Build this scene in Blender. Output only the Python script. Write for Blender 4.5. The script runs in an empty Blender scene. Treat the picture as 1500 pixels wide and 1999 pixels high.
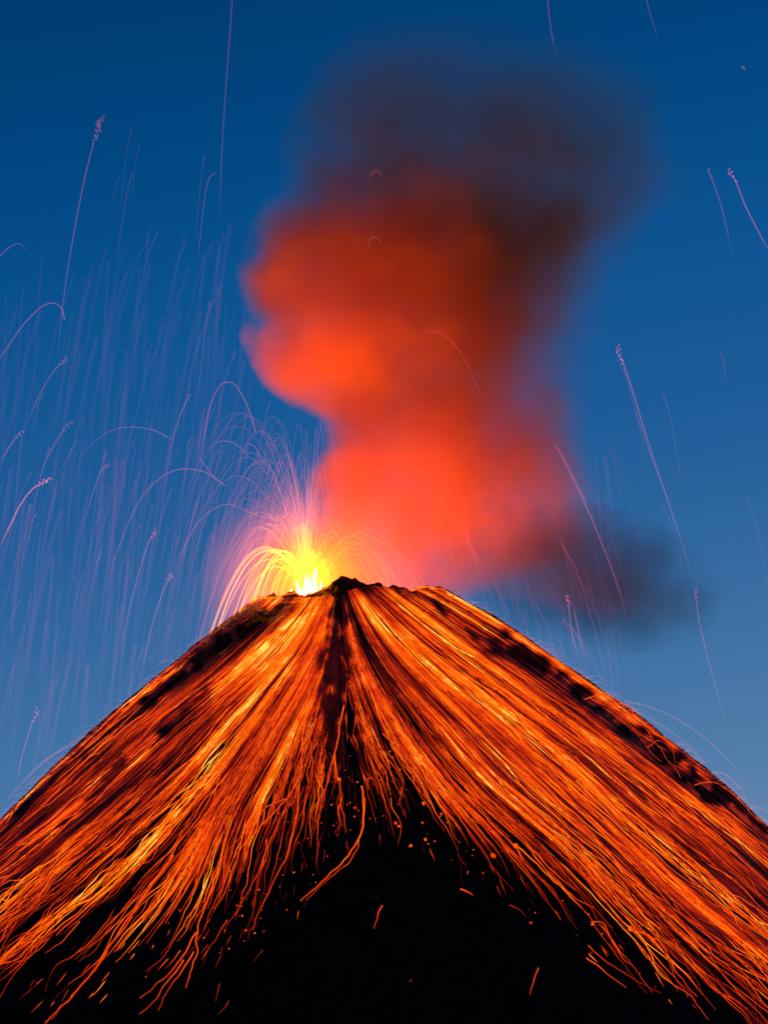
import bpy, math, random
import numpy as np
from mathutils import Vector

random.seed(7); RNG = np.random.default_rng(11)
S = bpy.context.scene
COL = S.collection

# ------------------------------------------------------------------ camera
PITCH = math.radians(10.5)
CAM = np.array([35.0, -3000.0, -489.0])
F = 6000.0                                     # focal length in photo pixels (1500 wide)
cam = bpy.data.cameras.new('camera')
cam.sensor_fit = 'HORIZONTAL'; cam.sensor_width = 36; cam.lens = 36 * F / 1500
cam.clip_start = 1; cam.clip_end = 60000
camo = bpy.data.objects.new('camera', cam); COL.objects.link(camo)
camo.location = CAM; camo.rotation_euler = (math.pi / 2 + PITCH, 0, 0)
S.camera = camo

# ------------------------------------------------------------------ render, exposure
S.view_settings.view_transform = 'Standard'; S.view_settings.look = 'None'
S.view_settings.exposure = 0; S.view_settings.gamma = 1
S.render.engine = 'CYCLES'
cy = S.cycles
cy.transparent_max_bounces = 48; cy.max_bounces = 8
cy.volume_bounces = 3; cy.diffuse_bounces = 2; cy.glossy_bounces = 1
cy.use_denoising = True
cy.volume_step_rate = 1.0; cy.volume_max_steps = 256
cy.sample_clamp_indirect = 4

# ------------------------------------------------------------------ dusk sky (world)
W = bpy.data.worlds.new('World'); S.world = W; W.use_nodes = True
nt = W.node_tree; nt.nodes.clear()
def N(t, kind, **kw):
    n = t.nodes.new(kind)
    for k, v in kw.items(): setattr(n, k, v)
    return n
def srgb(r, g, b):
    f = lambda c: (c / 255 / 12.92) if c / 255 <= .04045 else ((c / 255 + .055) / 1.055) ** 2.4
    return (f(r), f(g), f(b), 1)
out = N(nt, 'ShaderNodeOutputWorld'); bg = N(nt, 'ShaderNodeBackground')
tc = N(nt, 'ShaderNodeTexCoord'); sep = N(nt, 'ShaderNodeSeparateXYZ')
nt.links.new(tc.outputs['Generated'], sep.inputs[0])
mx = N(nt, 'ShaderNodeMath', operation='MULTIPLY_ADD')      # a touch lighter towards the right, where the sun went down
nt.links.new(sep.outputs['X'], mx.inputs[0]); mx.inputs[1].default_value = -.16
nt.links.new(sep.outputs['Z'], mx.inputs[2])
mp = N(nt, 'ShaderNodeMapRange')
mp.inputs['From Min'].default_value = -0.05; mp.inputs['From Max'].default_value = 0.55
nt.links.new(mx.outputs[0], mp.inputs['Value'])
rp = N(nt, 'ShaderNodeValToRGB'); rp.color_ramp.interpolation = 'B_SPLINE'
nt.links.new(mp.outputs[0], rp.inputs[0])
SKY = [(-.05, (150, 165, 188)), (.05, (100, 134, 175)), (.095, (76, 122, 168)), (.14, (55, 109, 163)), (.19, (30, 92, 153)),
       (.25, (10, 84, 148)), (.30, (0, 72, 132)), (.36, (0, 58, 110)), (.55, (0, 38, 80))]
els = rp.color_ramp.elements
els[0].position = 0; els[0].color = srgb(*SKY[0][1]); els[1].position = 1; els[1].color = srgb(*SKY[-1][1])
for z, c in SKY[1:-1]:
    e = els.new((z + .05) / .6); e.color = srgb(*c)
nt.links.new(rp.outputs[0], bg.inputs['Color']); bg.inputs['Strength'].default_value = 1.0
nt.links.new(bg.outputs[0], out.inputs['Surface'])

# ------------------------------------------------------------------ projection helpers
FW = np.array([0, math.cos(PITCH), math.sin(PITCH)]); UP = np.array([0, -math.sin(PITCH), math.cos(PITCH)])
def raydir(px, py):
    px = np.asarray(px, float); py = np.asarray(py, float)
    return FW + np.stack([(px - 750) / F, np.zeros_like(px), np.zeros_like(px)], -1) + ((999.5 - py) / F)[..., None] * UP
def at(px, py, Y):                              # the world point at depth Y seen in that direction
    d = raydir(px, py); return CAM + d * ((Y - CAM[1]) / d[..., 1])[..., None]
def proj(P):
    q = np.asarray(P) - CAM; w = q @ FW
    return np.stack([750 + F * q[..., 0] / w, 999.5 - F * (q @ UP) / w], -1)

# ------------------------------------------------------------------ numpy noise
_T = np.random.default_rng(3).random((256, 256)) * 2 - 1
def vn(x, y):
    xi = np.floor(x).astype(int); yi = np.floor(y).astype(int); fx = x - xi; fy = y - yi
    fx = fx * fx * (3 - 2 * fx); fy = fy * fy * (3 - 2 * fy)
    a = _T[xi & 255, yi & 255]; b = _T[(xi + 1) & 255, yi & 255]; c = _T[xi & 255, (yi + 1) & 255]; d = _T[(xi + 1) & 255, (yi + 1) & 255]
    return (a * (1 - fx) + b * fx) * (1 - fy) + (c * (1 - fx) + d * fx) * fy
def fbm(x, y, o=4):
    s = 0; a = 1
    for k in range(o):
        s = s + a * vn(x * 2 ** k + 17.3 * k, y * 2 ** k + 5.1 * k); a *= .5
    return s
def sm(a, b, x):
    t = np.clip((x - a) / (b - a), 0, 1); return t * t * (3 - 2 * t)

# ------------------------------------------------------------------ the height of the cone
R0 = 90.0
_rim = [(500, 1168), (515, 1164), (530, 1162), (560, 1160), (600, 1158), (630, 1152), (645, 1138), (655, 1128), (665, 1122), (680, 1126),
        (700, 1131), (720, 1138), (745, 1138), (770, 1146), (800, 1151), (830, 1143), (845, 1145), (860, 1150)]
_ph, _pz = [], []
for a, b in _rim:
    p = math.asin(max(-1, min(1, (a - 680) / 180))); _ph.append(p); _pz.append(float(at(a, b, -R0 * math.cos(p))[2]))
_ph = [-math.pi, -2.3] + _ph + [2.3, math.pi]; _pz = [_pz[0] - 6, _pz[0] - 8] + _pz + [_pz[-1] - 6, _pz[0] - 6]
ZB = float(np.mean(_pz))
def H(x, y):
    r = np.hypot(x, y); p = np.arctan2(x, -y)
    zr = np.interp(p, _ph, _pz); u = np.maximum(r - R0, 0)
    sn = np.sin(p)
    k = .660 - .099 * sn
    uu = np.minimum(u, 420); Sd = k * u + .0006 * uu ** 2 + .0006 * 2 * 420 * (u - uu)
    Sd = Sd - 0.42 * np.maximum(u - 900, 0)
    fade = np.exp(-u / 170)
    zl = np.interp(sn, [-1, 1], [_pz[2], _pz[-3]])
    z = zr * fade + zl * (1 - fade) - Sd
    rough = sm(0, 60, u)
    z = z + fbm(x / 46, y / 46, 5) * (.8 + 2.2 * rough) + fbm(x / 9, y / 9, 4) * 3.0 * np.exp(-((r - R0) / 26) ** 2)                     # lumps and boulders
    g = fbm(p * 9 + 3 + fbm(x / 90, y / 90, 2) * .35, r / 160 + 9, 4)        # gullies that run down the slope
    z = z + g * 4.0 * rough
    z = z + 5.0 * rough * np.exp(-(p / .16) ** 2) * np.exp(-u / 200)         # spine facing the viewer
    ins = r < R0
    zc = zr - 42 * np.clip(1 - (r / R0) ** 2, 0, 1) ** .6
    z = np.where(ins, zc + fbm(x / 20, y / 20, 3) * 1.5, z)
    return np.maximum(z, -760 + fbm(x / 400, y / 400, 3) * 12)
def cast(px, py, maxshift=60):
    """the points of the slope seen in those directions (the slope just below, where a direction passes over the skyline)"""
    px = np.array(px, float).ravel(); py = np.array(py, float).ravel()
    ts = np.linspace(1900, 3080, 400); P = np.zeros((len(px), 3)); done = np.zeros(len(px), bool); cur = py.copy()
    for it in range(maxshift):
        i = np.where(~done)[0]
        if not len(i): break
        for c in np.array_split(i, max(1, len(i) // 3000)):
            d = raydir(px[c], cur[c]); q = CAM + d[:, None, :] * ts[None, :, None]
            below = q[..., 2] < H(q[..., 0], q[..., 1]); hit = below.any(1); k = below.argmax(1); k = np.maximum(k, 1)
            lo = ts[k - 1]; hi = ts[k]
            for _ in range(12):
                m = (lo + hi) / 2; w = CAM + d * m[:, None]; b = w[:, 2] < H(w[:, 0], w[:, 1]); hi = np.where(b, m, hi); lo = np.where(b, lo, m)
            P[c] = CAM + d * hi[:, None]; done[c[hit]] = True
        cur[~done] += 2
    return P

# ------------------------------------------------------------------ object helpers
def tag(o, label=None, cat=None, group=None, kind=None):
    if label: o['label'] = label
    if cat: o['category'] = cat
    if group: o['group'] = group
    if kind: o['kind'] = kind
    return o
_ones = 'first second third fourth fifth sixth seventh eighth ninth tenth eleventh twelfth thirteenth fourteenth fifteenth sixteenth seventeenth eighteenth nineteenth'.split()
def ordinal(k):
    if k < 19: return _ones[k]
    k += 1; T_ = {2: 'twent', 3: 'thirt', 4: 'fort', 5: 'fift', 6: 'sixt', 7: 'sevent', 8: 'eight', 9: 'ninet'}[k // 10]
    return T_ + 'ieth' if k % 10 == 0 else T_ + 'y-' + _ones[k % 10 - 1]
WAIT = {}
def later(o, px, what, cat, group):
    WAIT.setdefault(what, []).append((float(px), o)); tag(o, None, cat, group)
def name_waiting():
    for what, v in WAIT.items():
        v.sort(key=lambda a: a[0])
        for k, (x, o) in enumerate(v):
            o['label'] = (f'only {what}' if len(v) == 1 else f'{ordinal(k)} from left of the {what}s' if ' trail ' not in what and ' streak ' not in what and ' ember ' not in what
                          else f'{ordinal(k)} from left among ' + what.replace(' trail ', ' trails ', 1).replace(' streak ', ' streaks ', 1).replace(' ember ', ' embers ', 1))
def link(name, me, mat=None, parent=None):
    o = bpy.data.objects.new(name, me); COL.objects.link(o)
    if mat: me.materials.append(mat)
    if parent: o.parent = parent
    return o
def mesh(name, V, Fq, attrs=None, smooth=True, uv=None):
    V = np.asarray(V, np.float32); Fq = np.asarray(Fq, np.int32); n = Fq.shape[1]
    me = bpy.data.meshes.new(name)
    me.vertices.add(len(V)); me.vertices.foreach_set('co', V.ravel())
    me.loops.add(Fq.size); me.loops.foreach_set('vertex_index', Fq.ravel())
    me.polygons.add(len(Fq)); me.polygons.foreach_set('loop_start', np.arange(0, Fq.size, n, dtype=np.int32))
    me.polygons.foreach_set('loop_total', np.full(len(Fq), n, np.int32))
    if smooth: me.polygons.foreach_set('use_smooth', np.ones(len(Fq), bool))
    for k, v in (attrs or {}).items():
        a = me.attributes.new(k, 'FLOAT', 'POINT'); a.data.foreach_set('value', np.asarray(v, np.float32))
    if uv is not None:
        l = me.uv_layers.new(name='flow'); l.data.foreach_set('uv', np.asarray(uv, np.float32)[Fq.ravel()].ravel())
    me.update(); return me
def tubes(lines, ns=3):
    """lines: [(points n x 3, radii n, heat n)] -> one mesh of closed thin tubes"""
    VV, FF, HH = [], [], []; base = 0
    for P, R, Ht in lines:
        P = np.asarray(P, float); n = len(P)
        T = np.gradient(P, axis=0); T /= np.linalg.norm(T, axis=1)[:, None] + 1e-9
        ref = np.array([0, 1.0, 0.05]); A = np.cross(T, ref); A /= np.linalg.norm(A, axis=1)[:, None] + 1e-9; B = np.cross(T, A)
        an = np.arange(ns) * 2 * math.pi / ns + .5
        R = np.asarray(R, float) * np.ones(n)
        V = P[:, None, :] + R[:, None, None] * (np.cos(an)[None, :, None] * A[:, None, :] + np.sin(an)[None, :, None] * B[:, None, :])
        VV.append(V.reshape(-1, 3)); HH.append(np.repeat(np.asarray(Ht, float) * np.ones(n), ns))
        i = np.arange(n - 1)[:, None] * ns; j = np.arange(ns)[None, :]; j2 = (j + 1) % ns
        q = np.stack([i + j, i + j2, i + ns + j2, i + ns + j], -1).reshape(-1, 4)
        FF.append(q + base)
        base += n * ns
    return np.concatenate(VV), np.concatenate(FF), np.concatenate(HH)
def tube_mesh(name, lines, ns=3):
    V, Fq, Ht = tubes(lines, ns); return mesh(name, V, Fq, {'glowing': Ht})
def spline(pts, n):
    """smooth curve through the points, n samples"""
    P = np.asarray(pts, float)
    if len(P) == 2: return P[0] + (P[1] - P[0]) * np.linspace(0, 1, n)[:, None]
    L = np.r_[0, np.cumsum(np.linalg.norm(np.diff(P, axis=0), axis=1))]; L /= L[-1]
    Pe = np.vstack([2 * P[0] - P[1], P, 2 * P[-1] - P[-2]]); u = np.linspace(0, 1, n); k = np.clip(np.searchsorted(L, u, 'right') - 1, 0, len(P) - 2)
    t = ((u - L[k]) / (L[k + 1] - L[k] + 1e-9))[:, None]; a, b, c, d = Pe[k], Pe[k + 1], Pe[k + 2], Pe[k + 3]
    return .5 * (2 * b + (c - a) * t + (2 * a - 5 * b + 4 * c - d) * t ** 2 + (3 * b - a - 3 * c + d) * t ** 3)

# ------------------------------------------------------------------ materials
def newmat(name):
    m = bpy.data.materials.new(name); m.use_nodes = True; m.node_tree.nodes.clear(); return m, m.node_tree
HEAT = [(0, (0, 0, 0)), (.14, (.012, .0004, .0)), (.3, (.15, .005, .0)), (.46, (.58, .024, .0)), (.62, (1.1, .085, .0)), (.80, (1.2, .19, .001)), (.92, (1.25, .34, .008)), (1, (1.5, .85, .12))]
def heat_ramp(t, src, mul=1.0):
    r = N(t, 'ShaderNodeValToRGB'); e = r.color_ramp.elements
    e[0].position = 0; e[0].color = (0, 0, 0, 1); e[1].position = 1; e[1].color = (*[c / 1.5 for c in HEAT[-1][1]], 1)
    for p, c in HEAT[1:-1]:
        k = e.new(p); k.color = (*[v / 1.5 for v in c], 1)
    t.links.new(src, r.inputs[0]); return r
def rock_material():
    m, t = newmat('volcanic_rock'); o = N(t, 'ShaderNodeOutputMaterial'); b = N(t, 'ShaderNodeBsdfPrincipled')
    c = N(t, 'ShaderNodeTexCoord'); n = N(t, 'ShaderNodeTexNoise'); n.inputs['Scale'].default_value = .09; n.inputs['Detail'].default_value = 9; n.inputs['Roughness'].default_value = .65
    t.links.new(c.outputs['Object'], n.inputs['Vector'])
    r = N(t, 'ShaderNodeValToRGB'); r.color_ramp.elements[0].color = (.003, .0025, .0025, 1); r.color_ramp.elements[0].position = .35
    r.color_ramp.elements[1].color = (.022, .017, .014, 1); r.color_ramp.elements[1].position = .75
    t.links.new(n.outputs[0], r.inputs[0]); t.links.new(r.outputs[0], b.inputs['Base Color']); b.inputs['Roughness'].default_value = .95; b.inputs['Specular IOR Level'].default_value = .08
    n2 = N(t, 'ShaderNodeTexNoise'); n2.inputs['Scale'].default_value = .35; n2.inputs['Detail'].default_value = 8; n2.inputs['Roughness'].default_value = .7
    t.links.new(c.outputs['Object'], n2.inputs['Vector'])
    bp = N(t, 'ShaderNodeBump'); bp.inputs['Distance'].default_value = 3; bp.inputs['Strength'].default_value = .9
    t.links.new(n2.outputs[0], bp.inputs['Height']); t.links.new(bp.outputs[0], b.inputs['Normal'])
    t.links.new(b.outputs[0], o.inputs[0]); return m
def lava_material(name, strength=1.5, noisy=True):
    m, t = newmat(name); o = N(t, 'ShaderNodeOutputMaterial'); b = N(t, 'ShaderNodeBsdfPrincipled')
    b.inputs['Base Color'].default_value = (.02, .015, .012, 1); b.inputs['Roughness'].default_value = .8
    a = N(t, 'ShaderNodeAttribute', attribute_name='glowing'); src = a.outputs['Fac']
    if noisy:
        c = N(t, 'ShaderNodeTexCoord'); n = N(t, 'ShaderNodeTexNoise'); n.inputs['Scale'].default_value = .05; n.inputs['Detail'].default_value = 3
        t.links.new(c.outputs['Object'], n.inputs['Vector'])
        q = N(t, 'ShaderNodeMapRange'); q.inputs['From Min'].default_value = .3; q.inputs['From Max'].default_value = .7; q.inputs['To Min'].default_value = .86; q.inputs['To Max'].default_value = 1.1
        t.links.new(n.outputs[0], q.inputs['Value'])
        k = N(t, 'ShaderNodeMath', operation='MULTIPLY'); t.links.new(src, k.inputs[0]); t.links.new(q.outputs[0], k.inputs[1]); src = k.outputs[0]
    r = heat_ramp(t, src); t.links.new(r.outputs[0], b.inputs['Emission Color']); b.inputs['Emission Strength'].default_value = strength
    t.links.new(b.outputs[0], o.inputs[0]); m.cycles.emission_sampling = 'NONE'; return m
def sheet_material():
    """molten scree: threads of glow that run down the slope, black crust between them"""
    m, t = newmat('molten_scree'); o = N(t, 'ShaderNodeOutputMaterial'); b = N(t, 'ShaderNodeBsdfPrincipled')
    b.inputs['Base Color'].default_value = (.014, .011, .010, 1); b.inputs['Roughness'].default_value = .9
    a = N(t, 'ShaderNodeAttribute', attribute_name='glowing')
    uv = N(t, 'ShaderNodeUVMap', uv_map='flow')
    def noise(sx, sy, det, rough, dist=0):
        v = N(t, 'ShaderNodeVectorMath', operation='MULTIPLY'); v.inputs[1].default_value = (sx, sy, 1); t.links.new(uv.outputs[0], v.inputs[0])
        n = N(t, 'ShaderNodeTexNoise'); n.inputs['Scale'].default_value = 1; n.inputs['Detail'].default_value = det; n.inputs['Roughness'].default_value = rough; n.inputs['Distortion'].default_value = dist
        t.links.new(v.outputs[0], n.inputs['Vector']); return n.outputs[0]
    def mr(src, a0, a1, b0, b1):
        q = N(t, 'ShaderNodeMapRange'); t.links.new(src, q.inputs['Value'])
        for k, v in zip(('From Min', 'From Max', 'To Min', 'To Max'), (a0, a1, b0, b1)): q.inputs[k].default_value = v
        return q.outputs[0]
    def mul(x, y, op='MULTIPLY'):
        k = N(t, 'ShaderNodeMath', operation=op); t.links.new(x, k.inputs[0])
        if isinstance(y, float): k.inputs[1].default_value = y
        else: t.links.new(y, k.inputs[1])
        return k.outputs[0]
    fine = mr(noise(300, 5, 3, .6, .3), .36, .64, .32, 1.22)
    mid = mr(noise(55, 3.5, 3, .6, .3), .37, .63, .38, 1.25)
    src = mul(mul(a.outputs['Fac'], fine), mid)
    c = N(t, 'ShaderNodeTexCoord'); n = N(t, 'ShaderNodeTexNoise'); n.inputs['Scale'].default_value = .22; n.inputs['Detail'].default_value = 4
    t.links.new(c.outputs['Object'], n.inputs['Vector'])
    src = mul(src, mr(n.outputs[0], .3, .7, .88, 1.08))
    r = heat_ramp(t, src); t.links.new(r.outputs[0], b.inputs['Emission Color']); b.inputs['Emission Strength'].default_value = 1.5
    t.links.new(b.outputs[0], o.inputs[0]); m.cycles.emission_sampling = 'NONE'; return m
def spark_material(name, stops, strength=1.0):
    """streak of light of a flying spark, built as a glowing tube that lets through what is behind it"""
    m, t = newmat(name); o = N(t, 'ShaderNodeOutputMaterial'); ad = N(t, 'ShaderNodeAddShader'); tr = N(t, 'ShaderNodeBsdfTransparent'); em = N(t, 'ShaderNodeEmission')
    a = N(t, 'ShaderNodeAttribute', attribute_name='glowing')
    r = N(t, 'ShaderNodeValToRGB'); e = r.color_ramp.elements
    e[0].position = 0; e[0].color = (0, 0, 0, 1); e[1].position = 1; e[1].color = (*stops[-1][1], 1)
    for p, c in stops[:-1]:
        k = e.new(p); k.color = (*c, 1)
    t.links.new(a.outputs['Fac'], r.inputs[0]); t.links.new(r.outputs[0], em.inputs['Color']); em.inputs['Strength'].default_value = strength
    t.links.new(tr.outputs[0], ad.inputs[0]); t.links.new(em.outputs[0], ad.inputs[1]); t.links.new(ad.outputs[0], o.inputs[0])
    m.cycles.emission_sampling = 'NONE'; return m
M_ROCK = rock_material(); M_LAVA = lava_material('glowing_lava'); M_SHEET = sheet_material()
M_SPARK = spark_material('spark_trail', [(.25, (.05, .006, .012)), (.5, (.14, .022, .03)), (.75, (.32, .06, .03)), (1, (.7, .2, .02))])
M_JET = spark_material('fountain_spray', [(.3, (.05, .008, .006)), (.55, (.16, .025, .006)), (.8, (.40, .12, .002)), (1, (.6, .32, .01))])

# ------------------------------------------------------------------ volcano (structure)
def build_volcano():
    pa = np.linspace(-math.pi, math.pi, 901)[:-1]
    # more columns on the side that faces the viewer
    pa = pa - .45 * np.sin(pa)
    rr = np.r_[0.01, np.linspace(6, R0 - 2, 14), np.linspace(R0, 560, 270), np.linspace(565, 1400, 50), [1700, 2400, 4000, 8000, 20000, 45000]]
    A, B = np.meshgrid(pa, rr); X = B * np.sin(A); Y = -B * np.cos(A); Z = H(X, Y)
    nr, na = X.shape; i = np.arange(nr - 1)[:, None] * na; j = np.arange(na)[None, :]; j2 = (j + 1) % na
    q = np.stack([i + j, i + na + j, i + na + j2, i + j2], -1).reshape(-1, 4)
    me = mesh('volcano', np.stack([X, Y, Z], -1).reshape(-1, 3), q)
    o = link('volcano', me, M_ROCK)
    tag(o, 'steep black volcano cone with a jagged summit, streaked with glowing lava', 'volcano', kind='structure')
    return o
build_volcano()

# ------------------------------------------------------------------ flow lines over the slope: guides from rim to foot
G = [[(505, 1176), (430, 1222), (350, 1292), (270, 1352), (130, 1482), (0, 1612), (-150, 1760)],
     [(600, 1168), (560, 1215), (450, 1320), (330, 1415), (200, 1530), (100, 1615), (0, 1690), (-150, 1800)],
     [(630, 1165), (560, 1270), (420, 1410), (300, 1530), (150, 1660), (0, 1790), (-100, 1870)],
     [(645, 1160), (590, 1270), (480, 1420), (360, 1570), (230, 1700), (100, 1810), (0, 1890), (-60, 1940)],
     [(650, 1165), (605, 1290), (500, 1450), (410, 1580), (320, 1720), (220, 1840), (90, 1999), (50, 2050)],
     [(653, 1170), (620, 1300), (540, 1450), (460, 1600), (420, 1740), (370, 1850), (270, 1980), (240, 2050)],
     [(656, 1175), (635, 1320), (590, 1450), (550, 1560), (510, 1680), (480, 1800), (430, 1960), (410, 2050)],
     [(658, 1180), (650, 1330), (630, 1450), (610, 1560), (590, 1700), (560, 1850), (540, 1999), (530, 2050)],
     [(665, 1180), (668, 1330), (680, 1450), (700, 1560), (710, 1700), (715, 1850), (720, 1999), (720, 2050)],
     [(668, 1170), (690, 1300), (740, 1430), (790, 1530), (840, 1650), (890, 1800), (930, 1999), (940, 2050)],
     [(672, 1160), (710, 1280), (790, 1420), (880, 1540), (980, 1650), (1080, 1780), (1200, 1950), (1270, 2050)],
     [(680, 1155), (740, 1270), (850, 1400), (980, 1540), (1120, 1660), (1260, 1800), (1420, 1960), (1500, 2040)],
     [(695, 1150), (790, 1260), (920, 1380), (1060, 1510), (1200, 1640), (1350, 1780), (1500, 1900), (1600, 1990)],
     [(715, 1145), (850, 1260), (1000, 1370), (1130, 1470), (1280, 1600), (1400, 1700), (1500, 1790), (1640, 1900)],
     [(760, 1147), (880, 1230), (1030, 1340), (1180, 1450), (1320, 1560), (1420, 1640), (1500, 1710), (1660, 1850)],
     [(820, 1150), (930, 1214), (1050, 1292), (1200, 1402), (1330, 1502), (1420, 1572), (1500, 1640), (1650, 1780)],
     [(860, 1158), (930, 1200), (1000, 1245), (1130, 1322), (1270, 1422), (1400, 1532), (1500, 1612), (1660, 1740)]]
def hits(px, py):
    ts = np.linspace(1900, 3080, 500); d = raydir(px, py); q = CAM + d[:, None, :] * ts[None, :, None]
    return (q[..., 2] < H(q[..., 0], q[..., 1])).any(1)
def skyline(px):
    px = np.asarray(px, float); lo = np.full(px.shape, 1090.); hi = np.full(px.shape, 1990.)
    for _ in range(11):
        m = (lo + hi) / 2; h = hits(px, m); hi = np.where(h, m, hi); lo = np.where(h, lo, m)
    return hi
for g, off in ((0, 4), (-1, 4)):
    a = np.array(G[g], float); a[:, 1] = skyline(a[:, 0]) + off; G[g] = [tuple(v) for v in a]
for _x, _y in ((500, 1168), (430, 1212), (270, 1345), (130, 1473), (3, 1603), (860, 1150), (1000, 1237), (1130, 1312), (1270, 1412), (1400, 1522), (1497, 1600)):
    print('skyline', _x, _y, round(float(skyline([_x])[0])))
NG = len(G); NT = 121
GP = np.stack([spline(g, NT) for g in G])                       # NG x NT x 2
SS = 161
sv = np.linspace(0, NG - 1, SS); k0 = np.clip(np.floor(sv).astype(int), 0, NG - 2); fs = (sv - k0)[:, None, None]
PX = GP[k0] * (1 - fs) + GP[k0 + 1] * fs                        # SS x NT x 2 (directions)
XYZ = cast(PX[..., 0], PX[..., 1]).reshape(SS, NT, 3)
PXR = proj(XYZ)

# how hot each place of the slope is
SOLID = [(-200, 1860), (0, 1785), (200, 1680), (300, 1590), (400, 1500), (500, 1400), (560, 1320), (610, 1240), (650, 1190), (675, 1200), (720, 1290), (770, 1380), (850, 1465), (950, 1545), (1050, 1610), (1150, 1685), (1250, 1765), (1350, 1840), (1450, 1910), (1600, 2000)]
LIMIT = [(-200, 1990), (0, 1940), (100, 1915), (200, 1900), (300, 1880), (400, 1850), (500, 1800), (600, 1735), (655, 1640), (700, 1600), (780, 1590), (830, 1625), (900, 1680), (1000, 1750), (1150, 1830), (1250, 1905), (1350, 1970), (1430, 1999), (1600, 2080)]
def crossing(tab):
    yb = np.interp(PX[..., 0], [a for a, b in tab], [b for a, b in tab]); over = PX[..., 1] > yb
    return np.where(over.any(1), over.argmax(1) / (NT - 1), 1.3)
REACH = crossing(LIMIT); LAY = crossing(SOLID)
DENSE = np.interp(sv, range(NG), [.53, .54, .54, .53, .52, .50, .45, .40, .34, .41, .49, .52, .54, .55, .55, .54, .52])
STROKES = [  # polyline, half width, amount
    ([(620, 1180), (540, 1250), (450, 1320), (330, 1412), (200, 1532), (0, 1697)], 13, .40),
    ([(640, 1180), (590, 1240), (500, 1320)], 16, .18),
    ([(560, 1290), (480, 1370), (430, 1430), (400, 1490)], 12, .26),
    ([(500, 1172), (430, 1222), (360, 1282), (300, 1330), (240, 1385)], 6, .55), ([(240, 1385), (120, 1490), (0, 1610)], 5, .2),
    ([(250, 1400), (160, 1480), (60, 1560)], 8, .12),
    ([(490, 1172), (560, 1166), (640, 1158)], 12, .4), ([(790, 1150), (865, 1148)], 5, .35),
    ([(700, 1180), (800, 1262), (950, 1375), (1100, 1490), (1230, 1600), (1350, 1700), (1500, 1810)], 16, .24),
    ([(800, 1230), (930, 1330), (1030, 1410)], 24, .20),
    ([(820, 1150), (940, 1214)], 6, .15),
    ([(1130, 1420), (1290, 1545), (1500, 1690)], 12, .24),
    ([(515, 1200), (475, 1228), (435, 1257), (385, 1296), (335, 1332), (290, 1368)], 10, -.9),
    ([(400, 1355), (350, 1405), (315, 1435)], 9, -.65),
    ([(240, 1488), (200, 1540), (165, 1560)], 6, -.5),
    ([(170, 1475), (100, 1530), (30, 1590)], 5, -.5),
    ([(985, 1250), (1050, 1292), (1150, 1362), (1240, 1430), (1330, 1510), (1400, 1570)], 15, -.8),
    ([(1270, 1440), (1400, 1540), (1500, 1618)], 9, -.7),
    ([(850, 1180), (900, 1225), (980, 1285)], 5, -.5),
    ([(685, 1132), (740, 1146), (800, 1158)], 9, -.8),
    ([(664, 1130), (658, 1200), (655, 1300), (662, 1420), (690, 1540)], 19, -.62), ([(656, 1230), (655, 1330), (660, 1420), (680, 1560)], 34, -.34),
    ([(630, 1170), (600, 1200)], 5, -.3)]
def strokes(P):
    s = np.zeros(P.shape[:-1])
    for pl, w, a in STROKES:
        d = np.full(s.shape, 1e9)
        for (x0, y0), (x1, y1) in zip(pl[:-1], pl[1:]):
            v = np.array([x1 - x0, y1 - y0], float); L = v @ v; t = np.clip(((P[..., 0] - x0) * v[0] + (P[..., 1] - y0) * v[1]) / L, 0, 1)
            d = np.minimum(d, np.hypot(P[..., 0] - x0 - t * v[0], P[..., 1] - y0 - t * v[1]))
        s = s + a * np.exp(-(d / w) ** 2 * .7)
    return s
tt = np.linspace(0, 1, NT)
ST = strokes(PXR + 6 * np.stack([fbm(PXR[..., 0] / 25, PXR[..., 1] / 25, 3), fbm(PXR[..., 0] / 25 + 9, PXR[..., 1] / 25, 3)], -1))
ST = np.where(ST < 0, ST * np.clip(.72 + 1.0 * fbm(PXR[..., 0] / 23, PXR[..., 1] / 19, 4), .1, 1.3), ST)
BASE = (DENSE[:, None] + ST * 1.0 + .20 * fbm(sv[:, None] * 1.7, tt[None, :] * 2.2, 3) + .24 * fbm(sv[:, None] * 4.5 + 40, tt[None, :] * 2.5, 2)) * (1 - .10 * tt[None, :])
LAYF = (BASE + .06 * fbm(sv[:, None] * 9, tt[None, :] * 2, 2)) * (1 - .50 * sm(.3, 1., tt[None, :] / LAY[:, None])) * (1 - sm(-.16, .03, tt[None, :] - LAY[:, None] + .11 * fbm(sv[:, None] * 4, tt[None, :] * 5, 2))) 
def grid(A, s, t):
    s = np.clip(np.asarray(s) / (NG - 1) * (SS - 1), 0, SS - 1.001); t = np.clip(np.asarray(t) * (NT - 1), 0, NT - 1.001)
    i = s.astype(int); j = t.astype(int); a = s - i; b = t - j
    if A.ndim == 3: a = a[..., None]; b = b[..., None]
    return (A[i, j] * (1 - a) + A[i + 1, j] * a) * (1 - b) + (A[i, j + 1] * (1 - a) + A[i + 1, j + 1] * a) * b
def on_slope(s, t, lift):
    p = grid(XYZ, s, t); z = H(p[..., 0], p[..., 1]); p = p.copy(); p[..., 2] = z + lift; return p

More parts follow.
